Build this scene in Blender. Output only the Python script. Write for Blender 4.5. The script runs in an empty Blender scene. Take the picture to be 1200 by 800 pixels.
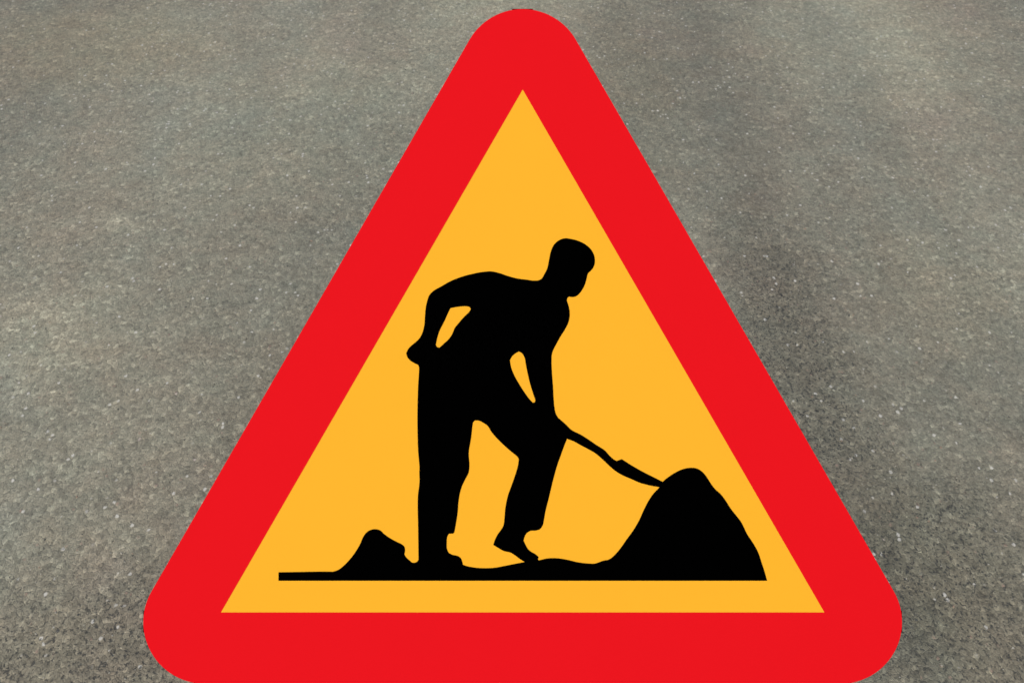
import bpy, bmesh, math, random
from mathutils import Vector, Matrix, noise as mnoise
random.seed(4)
SC = bpy.context.scene
COL = SC.collection
R = math.radians

# ---------------------------------------------------------------- camera
PITCH = R(40.0)                 # camera looks down at the road by this much
CAM_H = 1.45
HALF_V = math.tan(R(17.0))      # tangent of half the vertical field of view
cd = bpy.data.cameras.new('camera')
cam = bpy.data.objects.new('camera', cd)
COL.objects.link(cam)
cam.location = (0, 0, CAM_H)
cam.rotation_euler = (math.pi / 2 - PITCH, 0, 0)
cd.sensor_width = 36
cd.lens = 18 / (HALF_V * 1.5)
cd.clip_start = 0.05
cd.clip_end = 3000
SC.camera = cam
cd.dof.use_dof = True           # focused on the sign, the far road a touch soft
cd.dof.focus_distance = 1.48
cd.dof.aperture_fstop = 16

# ---------------------------------------------------------------- light
SUN_EL, SUN_AZ = 48.0, 194.0     # azimuth clockwise from +Y: behind the camera, a little left
w = bpy.data.worlds.new('World')
SC.world = w
w.use_nodes = True
nt = w.node_tree
sky = nt.nodes.new('ShaderNodeTexSky')
sky.sky_type = 'NISHITA'
sky.sun_disc = False
sky.sun_elevation = R(SUN_EL)
sky.sun_rotation = R(SUN_AZ)
sky.dust_density = 3.0
sky.air_density = 0.8
nt.links.new(sky.outputs[0], nt.nodes['Background'].inputs[0])
nt.nodes['Background'].inputs[1].default_value = 0.10
ld = bpy.data.lights.new('sun', 'SUN')
ld.energy = 1.5
ld.angle = R(14)
ld.color = (1.0, 0.955, 0.90)
sun = bpy.data.objects.new('sun', ld)
COL.objects.link(sun)
to_sun = Vector((math.sin(R(SUN_AZ)) * math.cos(R(SUN_EL)), math.cos(R(SUN_AZ)) * math.cos(R(SUN_EL)), math.sin(R(SUN_EL))))
sun.rotation_euler = to_sun.to_track_quat('Z', 'Y').to_euler()
sun.location = (-1, -3, 4)
SC.view_settings.view_transform = 'Standard'
SC.view_settings.look = 'None'
SC.view_settings.exposure = 0.55
SC.view_settings.gamma = 1


# ---------------------------------------------------------------- node helpers
class Mat:
    def __init__(s, name):
        s.m = bpy.data.materials.new(name)
        s.m.use_nodes = True
        s.t = s.m.node_tree
        s.b = s.t.nodes['Principled BSDF']
        s.co = s.t.nodes.new('ShaderNodeTexCoord').outputs['Object']

    def n(s, typ, **kw):
        x = s.t.nodes.new(typ)
        for k, v in kw.items():
            setattr(x, k, v)
        return x

    def put(s, v, sock):
        if isinstance(v, bpy.types.NodeSocket):
            s.t.links.new(v, sock)
        else:
            if sock.type == 'RGBA' and not isinstance(v, (int, float)) and len(v) == 3:
                v = (*v, 1)
            sock.default_value = v

    def map(s, scale=(1, 1, 1), loc=(0, 0, 0), src=None):
        x = s.n('ShaderNodeMapping')
        s.put(src or s.co, x.inputs[0])
        x.inputs['Location'].default_value = loc
        x.inputs['Scale'].default_value = scale
        return x.outputs[0]

    def noise(s, scale, detail=3, rough=.5, vec=None, dist=0, out=0):
        x = s.n('ShaderNodeTexNoise')
        s.put(vec or s.co, x.inputs['Vector'])
        x.inputs['Scale'].default_value = scale
        x.inputs['Detail'].default_value = detail
        x.inputs['Roughness'].default_value = rough
        x.inputs['Distortion'].default_value = dist
        return x.outputs[out]

    def vor(s, scale, feature='F1', vec=None, rnd=1):
        x = s.n('ShaderNodeTexVoronoi', feature=feature)
        s.put(vec or s.co, x.inputs['Vector'])
        x.inputs['Scale'].default_value = scale
        x.inputs['Randomness'].default_value = rnd
        return x

    def ramp(s, f, stops, interp='LINEAR'):
        x = s.n('ShaderNodeValToRGB')
        s.put(f, x.inputs[0])
        e = x.color_ramp
        e.interpolation = interp
        while len(e.elements) < len(stops):
            e.elements.new(0.5)
        for el, (p, c) in zip(e.elements, stops):
            el.position = p
            el.color = (c, c, c, 1) if isinstance(c, (int, float)) else (*c, 1)
        return x.outputs[0]

    def math(s, op, a, b=0.0, c=0.0):
        x = s.n('ShaderNodeMath', operation=op)
        s.put(a, x.inputs[0]); s.put(b, x.inputs[1]); s.put(c, x.inputs[2])
        return x.outputs[0]

    def mix(s, f, a, b, mode='MIX'):
        x = s.n('ShaderNodeMix', data_type='RGBA', blend_type=mode)
        s.put(f, x.inputs[0]); s.put(a, x.inputs[6]); s.put(b, x.inputs[7])
        return x.outputs[2]


# ---------------------------------------------------------------- asphalt
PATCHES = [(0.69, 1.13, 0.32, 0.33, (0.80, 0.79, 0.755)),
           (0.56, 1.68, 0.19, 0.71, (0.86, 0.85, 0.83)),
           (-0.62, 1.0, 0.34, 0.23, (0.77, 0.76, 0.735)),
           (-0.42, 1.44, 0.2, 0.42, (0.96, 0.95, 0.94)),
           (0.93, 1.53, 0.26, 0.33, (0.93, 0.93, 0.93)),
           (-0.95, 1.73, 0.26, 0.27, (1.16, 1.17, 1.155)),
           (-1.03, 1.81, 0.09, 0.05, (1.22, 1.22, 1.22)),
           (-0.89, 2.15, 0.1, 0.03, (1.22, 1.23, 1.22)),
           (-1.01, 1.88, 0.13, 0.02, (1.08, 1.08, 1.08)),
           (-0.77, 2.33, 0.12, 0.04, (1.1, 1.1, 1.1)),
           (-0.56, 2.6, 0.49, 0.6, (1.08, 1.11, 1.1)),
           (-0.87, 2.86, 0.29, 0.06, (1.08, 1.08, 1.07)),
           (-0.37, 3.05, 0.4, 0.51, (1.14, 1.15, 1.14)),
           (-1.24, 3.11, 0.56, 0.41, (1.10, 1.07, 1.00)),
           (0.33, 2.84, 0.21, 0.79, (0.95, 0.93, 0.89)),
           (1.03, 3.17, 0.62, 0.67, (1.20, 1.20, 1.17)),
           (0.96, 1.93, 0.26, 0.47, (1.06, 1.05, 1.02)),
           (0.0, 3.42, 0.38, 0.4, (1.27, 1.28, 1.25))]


def asphalt():
    m = Mat('worn_asphalt')
    sep = m.n('ShaderNodeSeparateXYZ'); m.put(m.co, sep.inputs[0])
    X = sep.outputs[0]
    # warped across-the-road coordinate for the wheel tracks
    wob = m.noise(0.9, 3, .5, m.map((1, .22, 1)))
    xw = m.math('MULTIPLY_ADD', m.math('SUBTRACT', wob, .5), .3, X)
    u = m.math('MULTIPLY_ADD', xw, 1 / 5.0, .5)        # -2.5..2.5 m  ->  0..1
    def px(x): return x / 5.0 + .5
    track = m.ramp(u, [(px(-2.3), .92), (px(-1.35), .94), (px(-.95), 1.10), (px(-.62), 1.08), (px(-.42), .98), (px(-.1), 1.0),
                       (px(.40), .97), (px(.56), .80), (px(.72), .93), (px(.86), .99), (px(.95), .94), (px(1.10), 1.08), (px(1.50), .92)], 'EASE')
    big = m.noise(1.6, 4, .6, m.map((1, .25, 1), (3, 1, 0)))
    med = m.noise(9, 5, .65, m.map((1, .8, 1), (7, 4, 0)))
    tone = m.math('MULTIPLY', m.ramp(big, [(.3, .90), (.7, 1.08)]), m.ramp(med, [(.28, .90), (.72, 1.10)]))
    smear = m.noise(16, 4, .6, m.map((.45, 1.6, 1), (1, 9, 0)))    # thin pale scuffs lying across the road
    tone = m.math('MULTIPLY', tone, m.ramp(smear, [(.30, .95), (.58, 1.0), (.70, 1.16)]))
    tone = m.math('MULTIPLY', tone, track)
    hue = m.noise(2.6, 3, .6, m.map((1, .7, 1), (20, 3, 0)))
    base = m.ramp(hue, [(.30, (.226, .227, .166)), (.47, (.234, .226, .159)), (.60, (.242, .224, .156)), (.72, (.250, .222, .160))])
    # old stains, bleached areas and coarser worn patches, plus a painted light gradient (far pale, near dark): centre and half size in metres, colour factor
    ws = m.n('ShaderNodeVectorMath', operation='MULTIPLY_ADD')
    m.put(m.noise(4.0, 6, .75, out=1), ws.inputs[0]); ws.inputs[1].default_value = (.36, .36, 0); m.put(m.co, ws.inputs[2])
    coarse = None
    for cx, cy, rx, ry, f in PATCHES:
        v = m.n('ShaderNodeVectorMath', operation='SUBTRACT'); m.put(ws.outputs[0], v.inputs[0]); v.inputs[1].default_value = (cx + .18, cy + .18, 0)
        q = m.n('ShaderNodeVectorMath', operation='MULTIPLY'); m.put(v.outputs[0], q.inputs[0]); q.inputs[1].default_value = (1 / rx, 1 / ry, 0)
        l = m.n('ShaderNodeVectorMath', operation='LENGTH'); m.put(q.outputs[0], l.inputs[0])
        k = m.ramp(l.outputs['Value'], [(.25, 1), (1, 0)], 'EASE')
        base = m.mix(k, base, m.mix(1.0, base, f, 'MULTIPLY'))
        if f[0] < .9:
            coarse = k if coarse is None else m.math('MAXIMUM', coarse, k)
    tint = m.ramp(m.noise(15, 3, .6, m.map((1, 1, 1), (31, 8, 0))), [(.34, (.975, 1.005, 1.005)), (.5, (1, 1, 1)), (.66, (1.022, .992, .975))])
    base = m.mix(1.0, m.mix(1.0, base, tint, 'MULTIPLY'), (1.025, 1.008, 1.015), 'MULTIPLY')
    col = m.mix(1.0, base, tone, 'MULTIPLY')
    # aggregate, two sizes, edges softened by a small warp
    wn = m.noise(140, 2, .5, out=1)
    wv = m.n('ShaderNodeVectorMath', operation='MULTIPLY_ADD')
    m.put(wn, wv.inputs[0]); wv.inputs[1].default_value = (.004, .005, .004); m.put(m.map((1, .74, 1)), wv.inputs[2])
    wc = wv.outputs[0]
    v1 = m.vor(132, 'F1', wc); v2 = m.vor(310, 'F1', wc)
    e1 = m.vor(132, 'DISTANCE_TO_EDGE', wc)
    s1 = m.n('ShaderNodeSeparateColor'); m.put(v1.outputs['Color'], s1.inputs[0])
    s2 = m.n('ShaderNodeSeparateColor'); m.put(v2.outputs['Color'], s2.inputs[0])
    g1 = m.ramp(s1.outputs[0], [(0, .76), (.3, .94), (.75, 1.04), (.92, 1.18), (1, 1.50)])
    g2 = m.ramp(s2.outputs[0], [(0, .76), (.25, .93), (.8, 1.06), (1, 1.30)])
    fine = m.ramp(m.noise(420, 3, .7, m.map((1, .75, 1))), [(.3, .82), (.7, 1.18)])
    grit = m.noise(75, 4, .75, m.map((1, 1, 1), (2, 2, 5)))
    gf = m.ramp(grit, [(.30, .70), (.45, .96), (.6, 1.06), (.72, 1.22)])
    for g in (g1, g2, fine, gf):
        col = m.mix(1.0, col, g, 'MULTIPLY')
    # sparse pale, reddish and dark stones (their own colour)
    rare = m.ramp(s1.outputs[1], [(.972, 0), (.98, 1)])
    core = m.ramp(v1.outputs['Distance'], [(.30, 1), (.48, 0)])
    col = m.mix(m.math('MULTIPLY', m.math('MULTIPLY', rare, core), .75), col, (.60, .58, .50))
    redd = m.ramp(s1.outputs[2], [(.982, 0), (.99, 1)])
    col = m.mix(m.math('MULTIPLY', m.math('MULTIPLY', redd, core), .45), col, (.34, .215, .16))
    pit_n = m.noise(55, 3, .6, m.map((1, 1, 1), (11, 5, 0)))
    pit = m.math('MULTIPLY', m.ramp(s2.outputs[1], [(.84, 0), (.90, 1)]), m.ramp(pit_n, [(.44, 0), (.56, 1)]))
    pit = m.math('MULTIPLY', pit, m.math('MULTIPLY_ADD', coarse, .60, .45))
    pore = m.math('MULTIPLY', m.ramp(m.noise(170, 3, .6, m.map((1, .72, 1), (9, 9, 2))), [(.37, 1), (.43, 0)]), m.math('MULTIPLY_ADD', coarse, .85, .22))
    pit = m.math('MAXIMUM', pit, pore)
    col = m.mix(m.math('MULTIPLY', pit, .78), col, (.035, .035, .029))
    clump = m.ramp(m.noise(50, 5, .75, m.map((1, .75, 1), (4, 14, 0))), [(.33, .55), (.44, .96), (.58, 1.06), (.70, 1.26)])
    col = m.mix(m.math('MULTIPLY_ADD', coarse, .7, .30), col, m.mix(1.0, col, clump, 'MULTIPLY'))
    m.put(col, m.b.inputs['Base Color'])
    m.put(.62, m.b.inputs['Roughness'])
    m.put(.5, m.b.inputs['Specular IOR Level'])
    h = m.math('MULTIPLY_ADD', g1, .6, m.math('MULTIPLY', m.ramp(e1.outputs['Distance'], [(0, 0), (.12, 1)]), .5))
    h = m.math('MULTIPLY_ADD', g2, .45, h)
    h = m.math('MULTIPLY_ADD', gf, .8, h)
    h = m.math('MULTIPLY_ADD', pit, -.9, h)
    bp = m.n('ShaderNodeBump'); m.put(h, bp.inputs['Height'])
    bp.inputs['Strength'].default_value = .6
    bp.inputs['Distance'].default_value = .0024
    m.put(bp.outputs[0], m.b.inputs['Normal'])
    return m.m


def plain(name, c, rough=.6, spec=.3, metal=0, var=.03, vscale=12, bump=0):
    m = Mat(name)
    n = m.noise(vscale, 4, .6)
    m.put(m.mix(1.0, c, m.ramp(n, [(.25, 1 - var), (.75, 1 + var * 0)]), 'MULTIPLY'), m.b.inputs['Base Color'])
    m.put(rough, m.b.inputs['Roughness'])
    m.put(spec, m.b.inputs['Specular IOR Level'])
    m.put(metal, m.b.inputs['Metallic'])
    if bump:
        bp = m.n('ShaderNodeBump'); m.put(m.noise(vscale * 30, 3), bp.inputs['Height'])
        bp.inputs['Strength'].default_value = bump
        m.put(bp.outputs[0], m.b.inputs['Normal'])
    return m.m


M_ASPH = asphalt()
M_RED = plain('red_sheeting', (.560, .0045, .0082), .7, .02, var=.015)
M_YEL = plain('yellow_sheeting', (.668, .326, .0187), .7, .02, var=.012)
M_BLK = plain('black_film', (.0002, .0002, .0002), .8, .0, var=.02)
M_ALU = plain('aluminium_plate', (.50, .51, .52), .45, .5, metal=1, var=.15, vscale=30)
M_GALV = plain('galvanised_steel', (.42, .43, .44), .5, .5, metal=1, var=.25, vscale=60, bump=.05)
M_RUB = plain('black_rubber', (.012, .012, .012), .8, .2, var=.2, vscale=80, bump=.2)
M_STEEL = plain('bolt_steel', (.55, .55, .54), .35, .5, metal=1, var=.1, vscale=200)


# ---------------------------------------------------------------- the road
def link(name, me, mat=None, parent=None, kind=None):
    o = bpy.data.objects.new(name, me)
    COL.objects.link(o)
    if mat:
        me.materials.clear(); me.materials.append(mat)
    if parent:
        o.parent = parent
    if kind:
        o['kind'] = kind
    return o


me = bpy.data.meshes.new('road')
S = 600
me.from_pydata([(-S, -S, 0), (S, -S, 0), (S, S, 0), (-S, S, 0)], [], [(0, 1, 2, 3)])
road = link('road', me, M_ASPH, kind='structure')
road['label'] = 'worn grey asphalt road with fine pale aggregate and faint wheel tracks'
road['category'] = 'road'

# loose grit: thousands of angular crumbs lying on the asphalt
def grit():
    verts, faces, mi = [], [], []
    T = [(1, 0, -.4), (-.5, .87, -.4), (-.5, -.87, -.4), (.55, .5, .45), (-.7, .1, .5), (.2, -.62, .5)]
    F = [(0, 1, 3), (1, 2, 4), (2, 0, 5), (3, 1, 4), (4, 2, 5), (5, 0, 3), (3, 4, 5), (2, 1, 0)]
    n = 0
    while n < 12000:
        y = random.uniform(.35, 5.2); x = random.uniform(-1, 1) * (0.9 + y * .75)
        dn = mnoise.noise(Vector((x * 4, y * 4, 0))) + .5 * mnoise.noise(Vector((x * 14, y * 14, 3)))
        if random.random() > .25 + 1.6 * max(dn, 0) + .25 * max(0, 1.6 - y):
            continue
        r = random.uniform(.0008, .0021) * (1 + .7 * (random.random() ** 8))
        a = random.uniform(0, 6.283); ca, sa = math.cos(a), math.sin(a)
        fl = random.uniform(.5, .9)
        b = len(verts)
        for vx, vy, vz in T:
            vx += random.uniform(-.3, .3); vy += random.uniform(-.3, .3)
            verts.append((x + (vx * ca - vy * sa) * r, y + (vx * sa + vy * ca) * r, (vz + .35) * r * fl))
        k = random.choices((0, 1, 2, 3), (22, 38, 28, 12))[0]
        for f in F:
            faces.append(tuple(b + i for i in f)); mi.append(k)
        n += 1
    me = bpy.data.meshes.new('loose_grit')
    me.from_pydata(verts, [], faces)
    for nm, c in (('pale_grit', (.40, .38, .31)), ('grey_grit', (.30, .29, .24)), ('dark_grit', (.09, .09, .08)), ('brown_grit', (.30, .22, .16))):
        me.materials.append(plain(nm, c, .75, .3, var=.3, vscale=400))
    me.polygons.foreach_set('material_index', mi)
    o = bpy.data.objects.new('loose_grit', me); COL.objects.link(o)
    o['kind'] = 'stuff'
    o['label'] = 'fine loose grit scattered over the asphalt around the warning sign'
    o['category'] = 'grit'
grit()

# ---------------------------------------------------------------- the sign
# artwork units: one unit = 1/889 of the plate's 0.9 m width, origin at its upper left
UNIT = 0.9 / 889.0
DIST = 400 / HALF_V * UNIT
face_c = Vector((0, DIST * math.cos(PITCH), CAM_H - DIST * math.sin(PITCH)))
root = bpy.data.objects.new('warning_sign', None)
COL.objects.link(root)
root.location = (0, face_c.y, 0)
root['label'] = 'red and yellow triangular roadworks warning sign with black digging man, standing over grey asphalt'
root['category'] = 'road sign'
FACE = Matrix.Translation(face_c - root.location) @ Matrix.Rotation(math.pi / 2 - PITCH, 4, 'X')


def P(x, y):
    return ((x - 600) * UNIT, (400 - y) * UNIT)


def flat_piece(name, loops, z0, z1, mat, parent, bevel=0.0):
    cu = bpy.data.curves.new(name, 'CURVE')
    cu.dimensions = '2D'; cu.fill_mode = 'BOTH'
    cu.extrude = (z1 - z0) / 2 - bevel
    cu.bevel_depth = bevel; cu.bevel_resolution = 1
    if bevel:
        cu.offset = -bevel
    for lp in loops:
        s = cu.splines.new('POLY'); s.points.add(len(lp) - 1)
        for p, (x, y) in zip(s.points, lp):
            p.co = (*P(x, y), 0, 1)
        s.use_cyclic_u = True
    tmp = bpy.data.objects.new('tmp', cu); COL.objects.link(tmp)
    dg = bpy.context.evaluated_depsgraph_get()
    me = bpy.data.meshes.new_from_object(tmp.evaluated_get(dg))
    bpy.data.objects.remove(tmp); bpy.data.curves.remove(cu)
    me.name = name
    me.transform(Matrix.Translation((0, 0, (z0 + z1) / 2)))
    for p in me.polygons:
        p.use_smooth = False
    o = link(name, me, mat, parent)
    if parent is root:
        o.matrix_local = FACE
    return o


def arcpts(cx, cy, r, a0, a1, n=28):
    return [(cx + r * math.cos(R(a0 + (a1 - a0) * i / n)), cy - r * math.sin(R(a0 + (a1 - a0) * i / n))) for i in range(n + 1)]


def rounded(r):
    return arcpts(612.5, 83, r, 150, 30) + arcpts(985, 728.4, r, 30, -90) + arcpts(240, 728.4, r, 270, 150)


def smooth(pts, corner=38):
    """closed Catmull-Rom through the points; sharp turns stay sharp"""
    n = len(pts); V = [Vector(p) for p in pts]
    sharp = []
    for i in range(n):
        a = V[i] - V[i - 1]; b = V[(i + 1) % n] - V[i]
        sharp.append(a.length > 1e-6 and b.length > 1e-6 and math.degrees(a.angle(b)) > corner)
    out = []
    for i in range(n):
        p1, p2 = V[i], V[(i + 1) % n]
        L = (p2 - p1).length
        def tan(j):
            if sharp[j]: return None
            a = V[j] - V[j - 1]; b = V[(j + 1) % n] - V[j]
            la, lb = max(a.length, 1e-6), max(b.length, 1e-6)
            return ((a / la) * lb + (b / lb) * la) / (la + lb)
        t1, t2 = tan(i), tan((i + 1) % n)
        ch = (p2 - p1)
        lp = (p1 - V[i - 1]).length; ln = (V[(i + 2) % n] - p2).length
        m1 = (t1.normalized() * min(L, 2 * lp)) if t1 is not None else ch
        m2 = (t2.normalized() * min(L, 2 * ln)) if t2 is not None else ch
        k = max(1, min(8, int(L / 1.2)))
        for s in range(k):
            t = s / k
            q = (2*t**3-3*t**2+1)*p1 + (t**3-2*t**2+t)*m1 + (-2*t**3+3*t**2)*p2 + (t**3-t**2)*m2
            out.append((q.x, q.y))
    return out


def A(*p): return [(460 + x / 5, 270 + y / 5) for x, y in p]
def B(*p): return [(460 + x / 5, 400 + y / 5) for x, y in p]
def Cc(*p): return [(460 + x / 5, 540 + y / 5) for x, y in p]
def D(*p): return [(680 + x / 5, 530 + y / 5) for x, y in p]
def E(*p): return [(310 + x / 5, 570 + y / 5) for x, y in p]
def F(*p): return [(640 + x / 7.475, 480 + y / 7.475) for x, y in p]


worker = A((870,285),(890,255),(905,225),(918,165),(930,115),(945,85),(975,58),(1010,46),(1045,50),(1090,62),(1130,82),(1160,108),(1180,142),
 (1186,180),(1178,215),(1160,238),(1147,250),(1138,280),(1128,315),(1110,350),(1090,375),(1070,388),(1050,390),(1033,388),(1024,396),
 (1022,408),(1030,435),(1038,475),(1038,505),(1030,540),(1010,580),(985,620),(960,665),(940,705),(934,725)) \
 + B((932,120),(935,190),(941,270),(944,330),(949,385),(958,425),(970,445),(1010,480),(1022,570),(1010,600),(990,655),(965,725)) \
 + Cc((944,100),(915,220),(895,300),(888,340),(880,375),(865,397),(840,406),(810,408),(790,418),(775,440),(768,465),(780,490),(795,515),
 (810,528),(840,546),(856,560),(853,575),(857,580),(830,594),(775,590),(750,575),(690,535),(650,525),(620,508),(590,490),(600,460),
 (615,430),(640,395),(650,375),(655,340),(660,280),(675,205),(698,140),(714,95),(727,55),(737,10)) \
 + B((738,685),(732,675),(690,640),(630,585),(580,530),(555,492),(530,475),(505,463),(485,462),(473,472),(470,485),(460,570),(447,650),(451,720)) \
 + Cc((450,45),(445,70),(430,100),(410,140),(397,180),(388,230),(382,300),(373,360),(362,418),(355,424),(330,425),(322,440),(318,480),
 (320,515),(330,537),(350,547),(385,556),(400,567),(408,585),(412,603),(412,640),(152,640),(152,580),(150,400),(149,200),(158,120),(157,60)) \
 + B((158,740),(150,640),(146,500),(146,400),(150,260),(155,150),(150,137),(125,125),(100,108)) \
 + A((85,738),(80,717),(95,690),(125,662),(150,640),(165,620),(178,590),(186,555),(190,500),(195,450),(204,410),(215,380),(235,358),
 (290,325),(340,297),(400,273),(470,254),(530,243),(580,240),(620,248),(680,268),(730,281),(790,289),(830,294),(855,292))
arm_gap = A((340,455),(385,447),(430,444),(450,447),(459,460),(450,475),(420,505),(385,545),(365,570),(350,605),(330,635),(300,663),
 (275,686),(262,684),(254,670),(260,640),(275,590),(305,530),(325,485))
elbow_gap = B((740,59),(720,70),(700,88),(688,110),(695,150),(710,190),(740,245),(775,300),(805,340),(822,358),(834,355),(836,345),
 (825,310),(805,245),(792,190),(780,130),(775,100),(765,78),(752,64))
shovel = B((970,446),(1010,480),(1050,518)) + F((300,215),(360,252),(430,300),(520,360),(560,405),(600,438),(618,447),(662,430),(740,480),
 (860,548),(960,598),(1024,630),(1070,650),(1040,682),(985,675),(900,660),(820,638),(740,603),(660,568),(600,530),(550,487),(490,430),
 (430,380),(370,345),(300,308),(240,275),(180,250)) + B((985,520))
ground = E((82,550),(82,500),(400,497),(440,503),(860,510),(900,505)) + Cc((160,622),(375,618),(412,605),(430,612),(480,622),(540,626),(600,623),
 (660,612),(720,600),(775,590),(857,580),(900,570),(940,567),(985,570),(1030,578),(1080,590),(1130,597),(1190,598)) \
 + D((110,641),(160,629),(190,640),(190,750))
small_heap = E((400,497),(430,487),(460,465),(495,430),(530,385),(560,335),(580,290),(600,265),(625,251),(655,248),(680,256),(700,275),
 (735,300),(775,322),(805,337),(820,350),(824,370),(820,395),(830,412),(850,430),(865,443),(880,444),(895,437),(903,424),(903,490),(925,490),(925,545),(420,545))
big_heap = D((462,204),(430,238),(395,290),(370,340),(345,395),(310,455),(270,510),(235,560),(205,595),(180,618),(155,631),(155,750),
 (1095,750),(1078,690),(1060,635),(1045,590),(1025,550),(1000,510),(978,478),(960,440),(942,405),(915,370),(880,325),(850,278),(820,240),
 (790,213),(775,195),(755,165),(735,135),(710,108),(680,92),(640,89),(600,97),(560,115),(520,140),(486,168))

MM = .001
plate = flat_piece('plate', [rounded(71.3)], -2.4 * MM, 0, M_ALU, root, .0004)
plate['label'] = 'bare aluminium back of the triangular sign'
field = flat_piece('yellow_field', [[(612.5, 98), (972, 721), (253, 721)]], .05 * MM, .20 * MM, M_YEL, root)
border = flat_piece('red_border', [rounded(72), [(612.5, 105.2), (966, 717), (259, 717)]], .05 * MM, .36 * MM, M_RED, root)
field['label'] = 'yellow triangular inner field of the sign'
border['label'] = 'broad red border with rounded corners'
for nm, loops, k, lb in (('ground_symbol', [smooth(ground)], 0, 'black strip of ground along the foot of the symbol'),
                         ('heap_symbol', [smooth(small_heap)], 1, 'small black heap behind the worker symbol'),
                         ('heap_symbol', [smooth(big_heap)], 1, 'large black heap that the shovel digs into'),
                         ('shovel_symbol', [smooth(shovel)], 2, 'black shovel reaching from the hands to the large heap'),
                         ('worker_symbol', [smooth(worker), smooth(arm_gap), smooth(elbow_gap)], 3, 'black silhouette of a man bending over a shovel')):
    o = flat_piece(nm, loops, .22 * MM, (.34 + .05 * k) * MM, M_BLK, field)
    o['label'] = lb


def rect(x0, y0, x1, y1): return [(x0, y0), (x1, y0), (x1, y1), (x0, y1)]
for q in (rect(600, 10.6, 624.5, 16), rect(167.8, 715.5, 173, 740.5), rect(1052, 715.5, 1057.2, 740.5), rect(227, 795, 239, 800.4), rect(987, 795, 998, 800.4)):
    flat_piece('outline_bit', [q], -3.2 * MM, -.3 * MM, M_BLK, plate)['label'] = 'small cut-off bit of black outline at the rim'  # what shows of the sign's cropped black outer outline


# ---------------------------------------------------------------- its folding stand (behind and below the plate)
def tube(bm, a, b, r, seg=16):
    a, b = Vector(a), Vector(b); d = b - a
    mt = Matrix.Translation((a + b) / 2) @ d.to_track_quat('Z', 'Y').to_matrix().to_4x4()
    bmesh.ops.create_cone(bm, cap_ends=True, segments=seg, radius1=r, radius2=r, depth=d.length, matrix=mt)


def part(name, bm, mat, parent, smooth_=True):
    bm.normal_update()
    me = bpy.data.meshes.new(name); bm.to_mesh(me); bm.free()
    for p in me.polygons:
        p.use_smooth = smooth_ and len(p.vertices) == 4
    return link(name, me, mat, parent)


def on_face(x, v, z):       # sign-plane metres to the root's frame
    return FACE @ Vector((x, v, z))


low = -((face_c.z) / math.cos(PITCH)) + .012      # where the sign plane meets the road
for sx in (-1, 1):
    foot = on_face(sx * .27, low, -.020)
    foot.z = .012
    bm = bmesh.new(); tube(bm, on_face(sx * .27, -.26, -.020), foot, .011)
    lg = part('leg', bm, M_GALV, root)
    bm = bmesh.new(); tube(bm, foot + Vector((0, 0, -.0115)), foot + Vector((0, 0, .022)), .016)
    part('rubber_foot', bm, M_RUB, lg)
    hinge = on_face(sx * .14, .02, -.022)
    rf = Vector((sx * .19, .40, .012))
    bm = bmesh.new(); tube(bm, hinge, rf, .010)
    lg = part('leg', bm, M_GALV, root)
    bm = bmesh.new(); tube(bm, rf + Vector((0, 0, -.0115)), rf + Vector((0, 0, .022)), .015)
    part('rubber_foot', bm, M_RUB, lg)
for v, hw in ((-.28, .36), (.02, .17)):
    bm = bmesh.new()
    bmesh.ops.create_cube(bm, size=1, matrix=FACE @ Matrix.Translation((0, v, -.0085)) @ Matrix.Diagonal((hw * 2, .028, .010, 1)))
    bmesh.ops.bevel(bm, geom=bm.edges[:], offset=.002, segments=2, affect='EDGES')
    rl = part('mounting_rail', bm, M_GALV, root, False)
    for sx in (-1, 1):
        bm = bmesh.new(); tube(bm, on_face(sx * hw * .9, v, -.0137), on_face(sx * hw * .9, v, -.020), .008, 6)
        part('bolt', bm, M_STEEL, rl, False)
bm = bmesh.new()
tube(bm, on_face(-.27, -.52, -.020), on_face(.27, -.52, -.020), .008)
part('stretcher', bm, M_GALV, root)
h0, h1 = on_face(.14, .02, -.022), Vector((.19, .40, .012))
c = h0.lerp(h1, .72)
bm = bmesh.new(); tube(bm, (-c.x, c.y, c.z), (c.x, c.y, c.z), .007)
part('stretcher', bm, M_GALV, root)
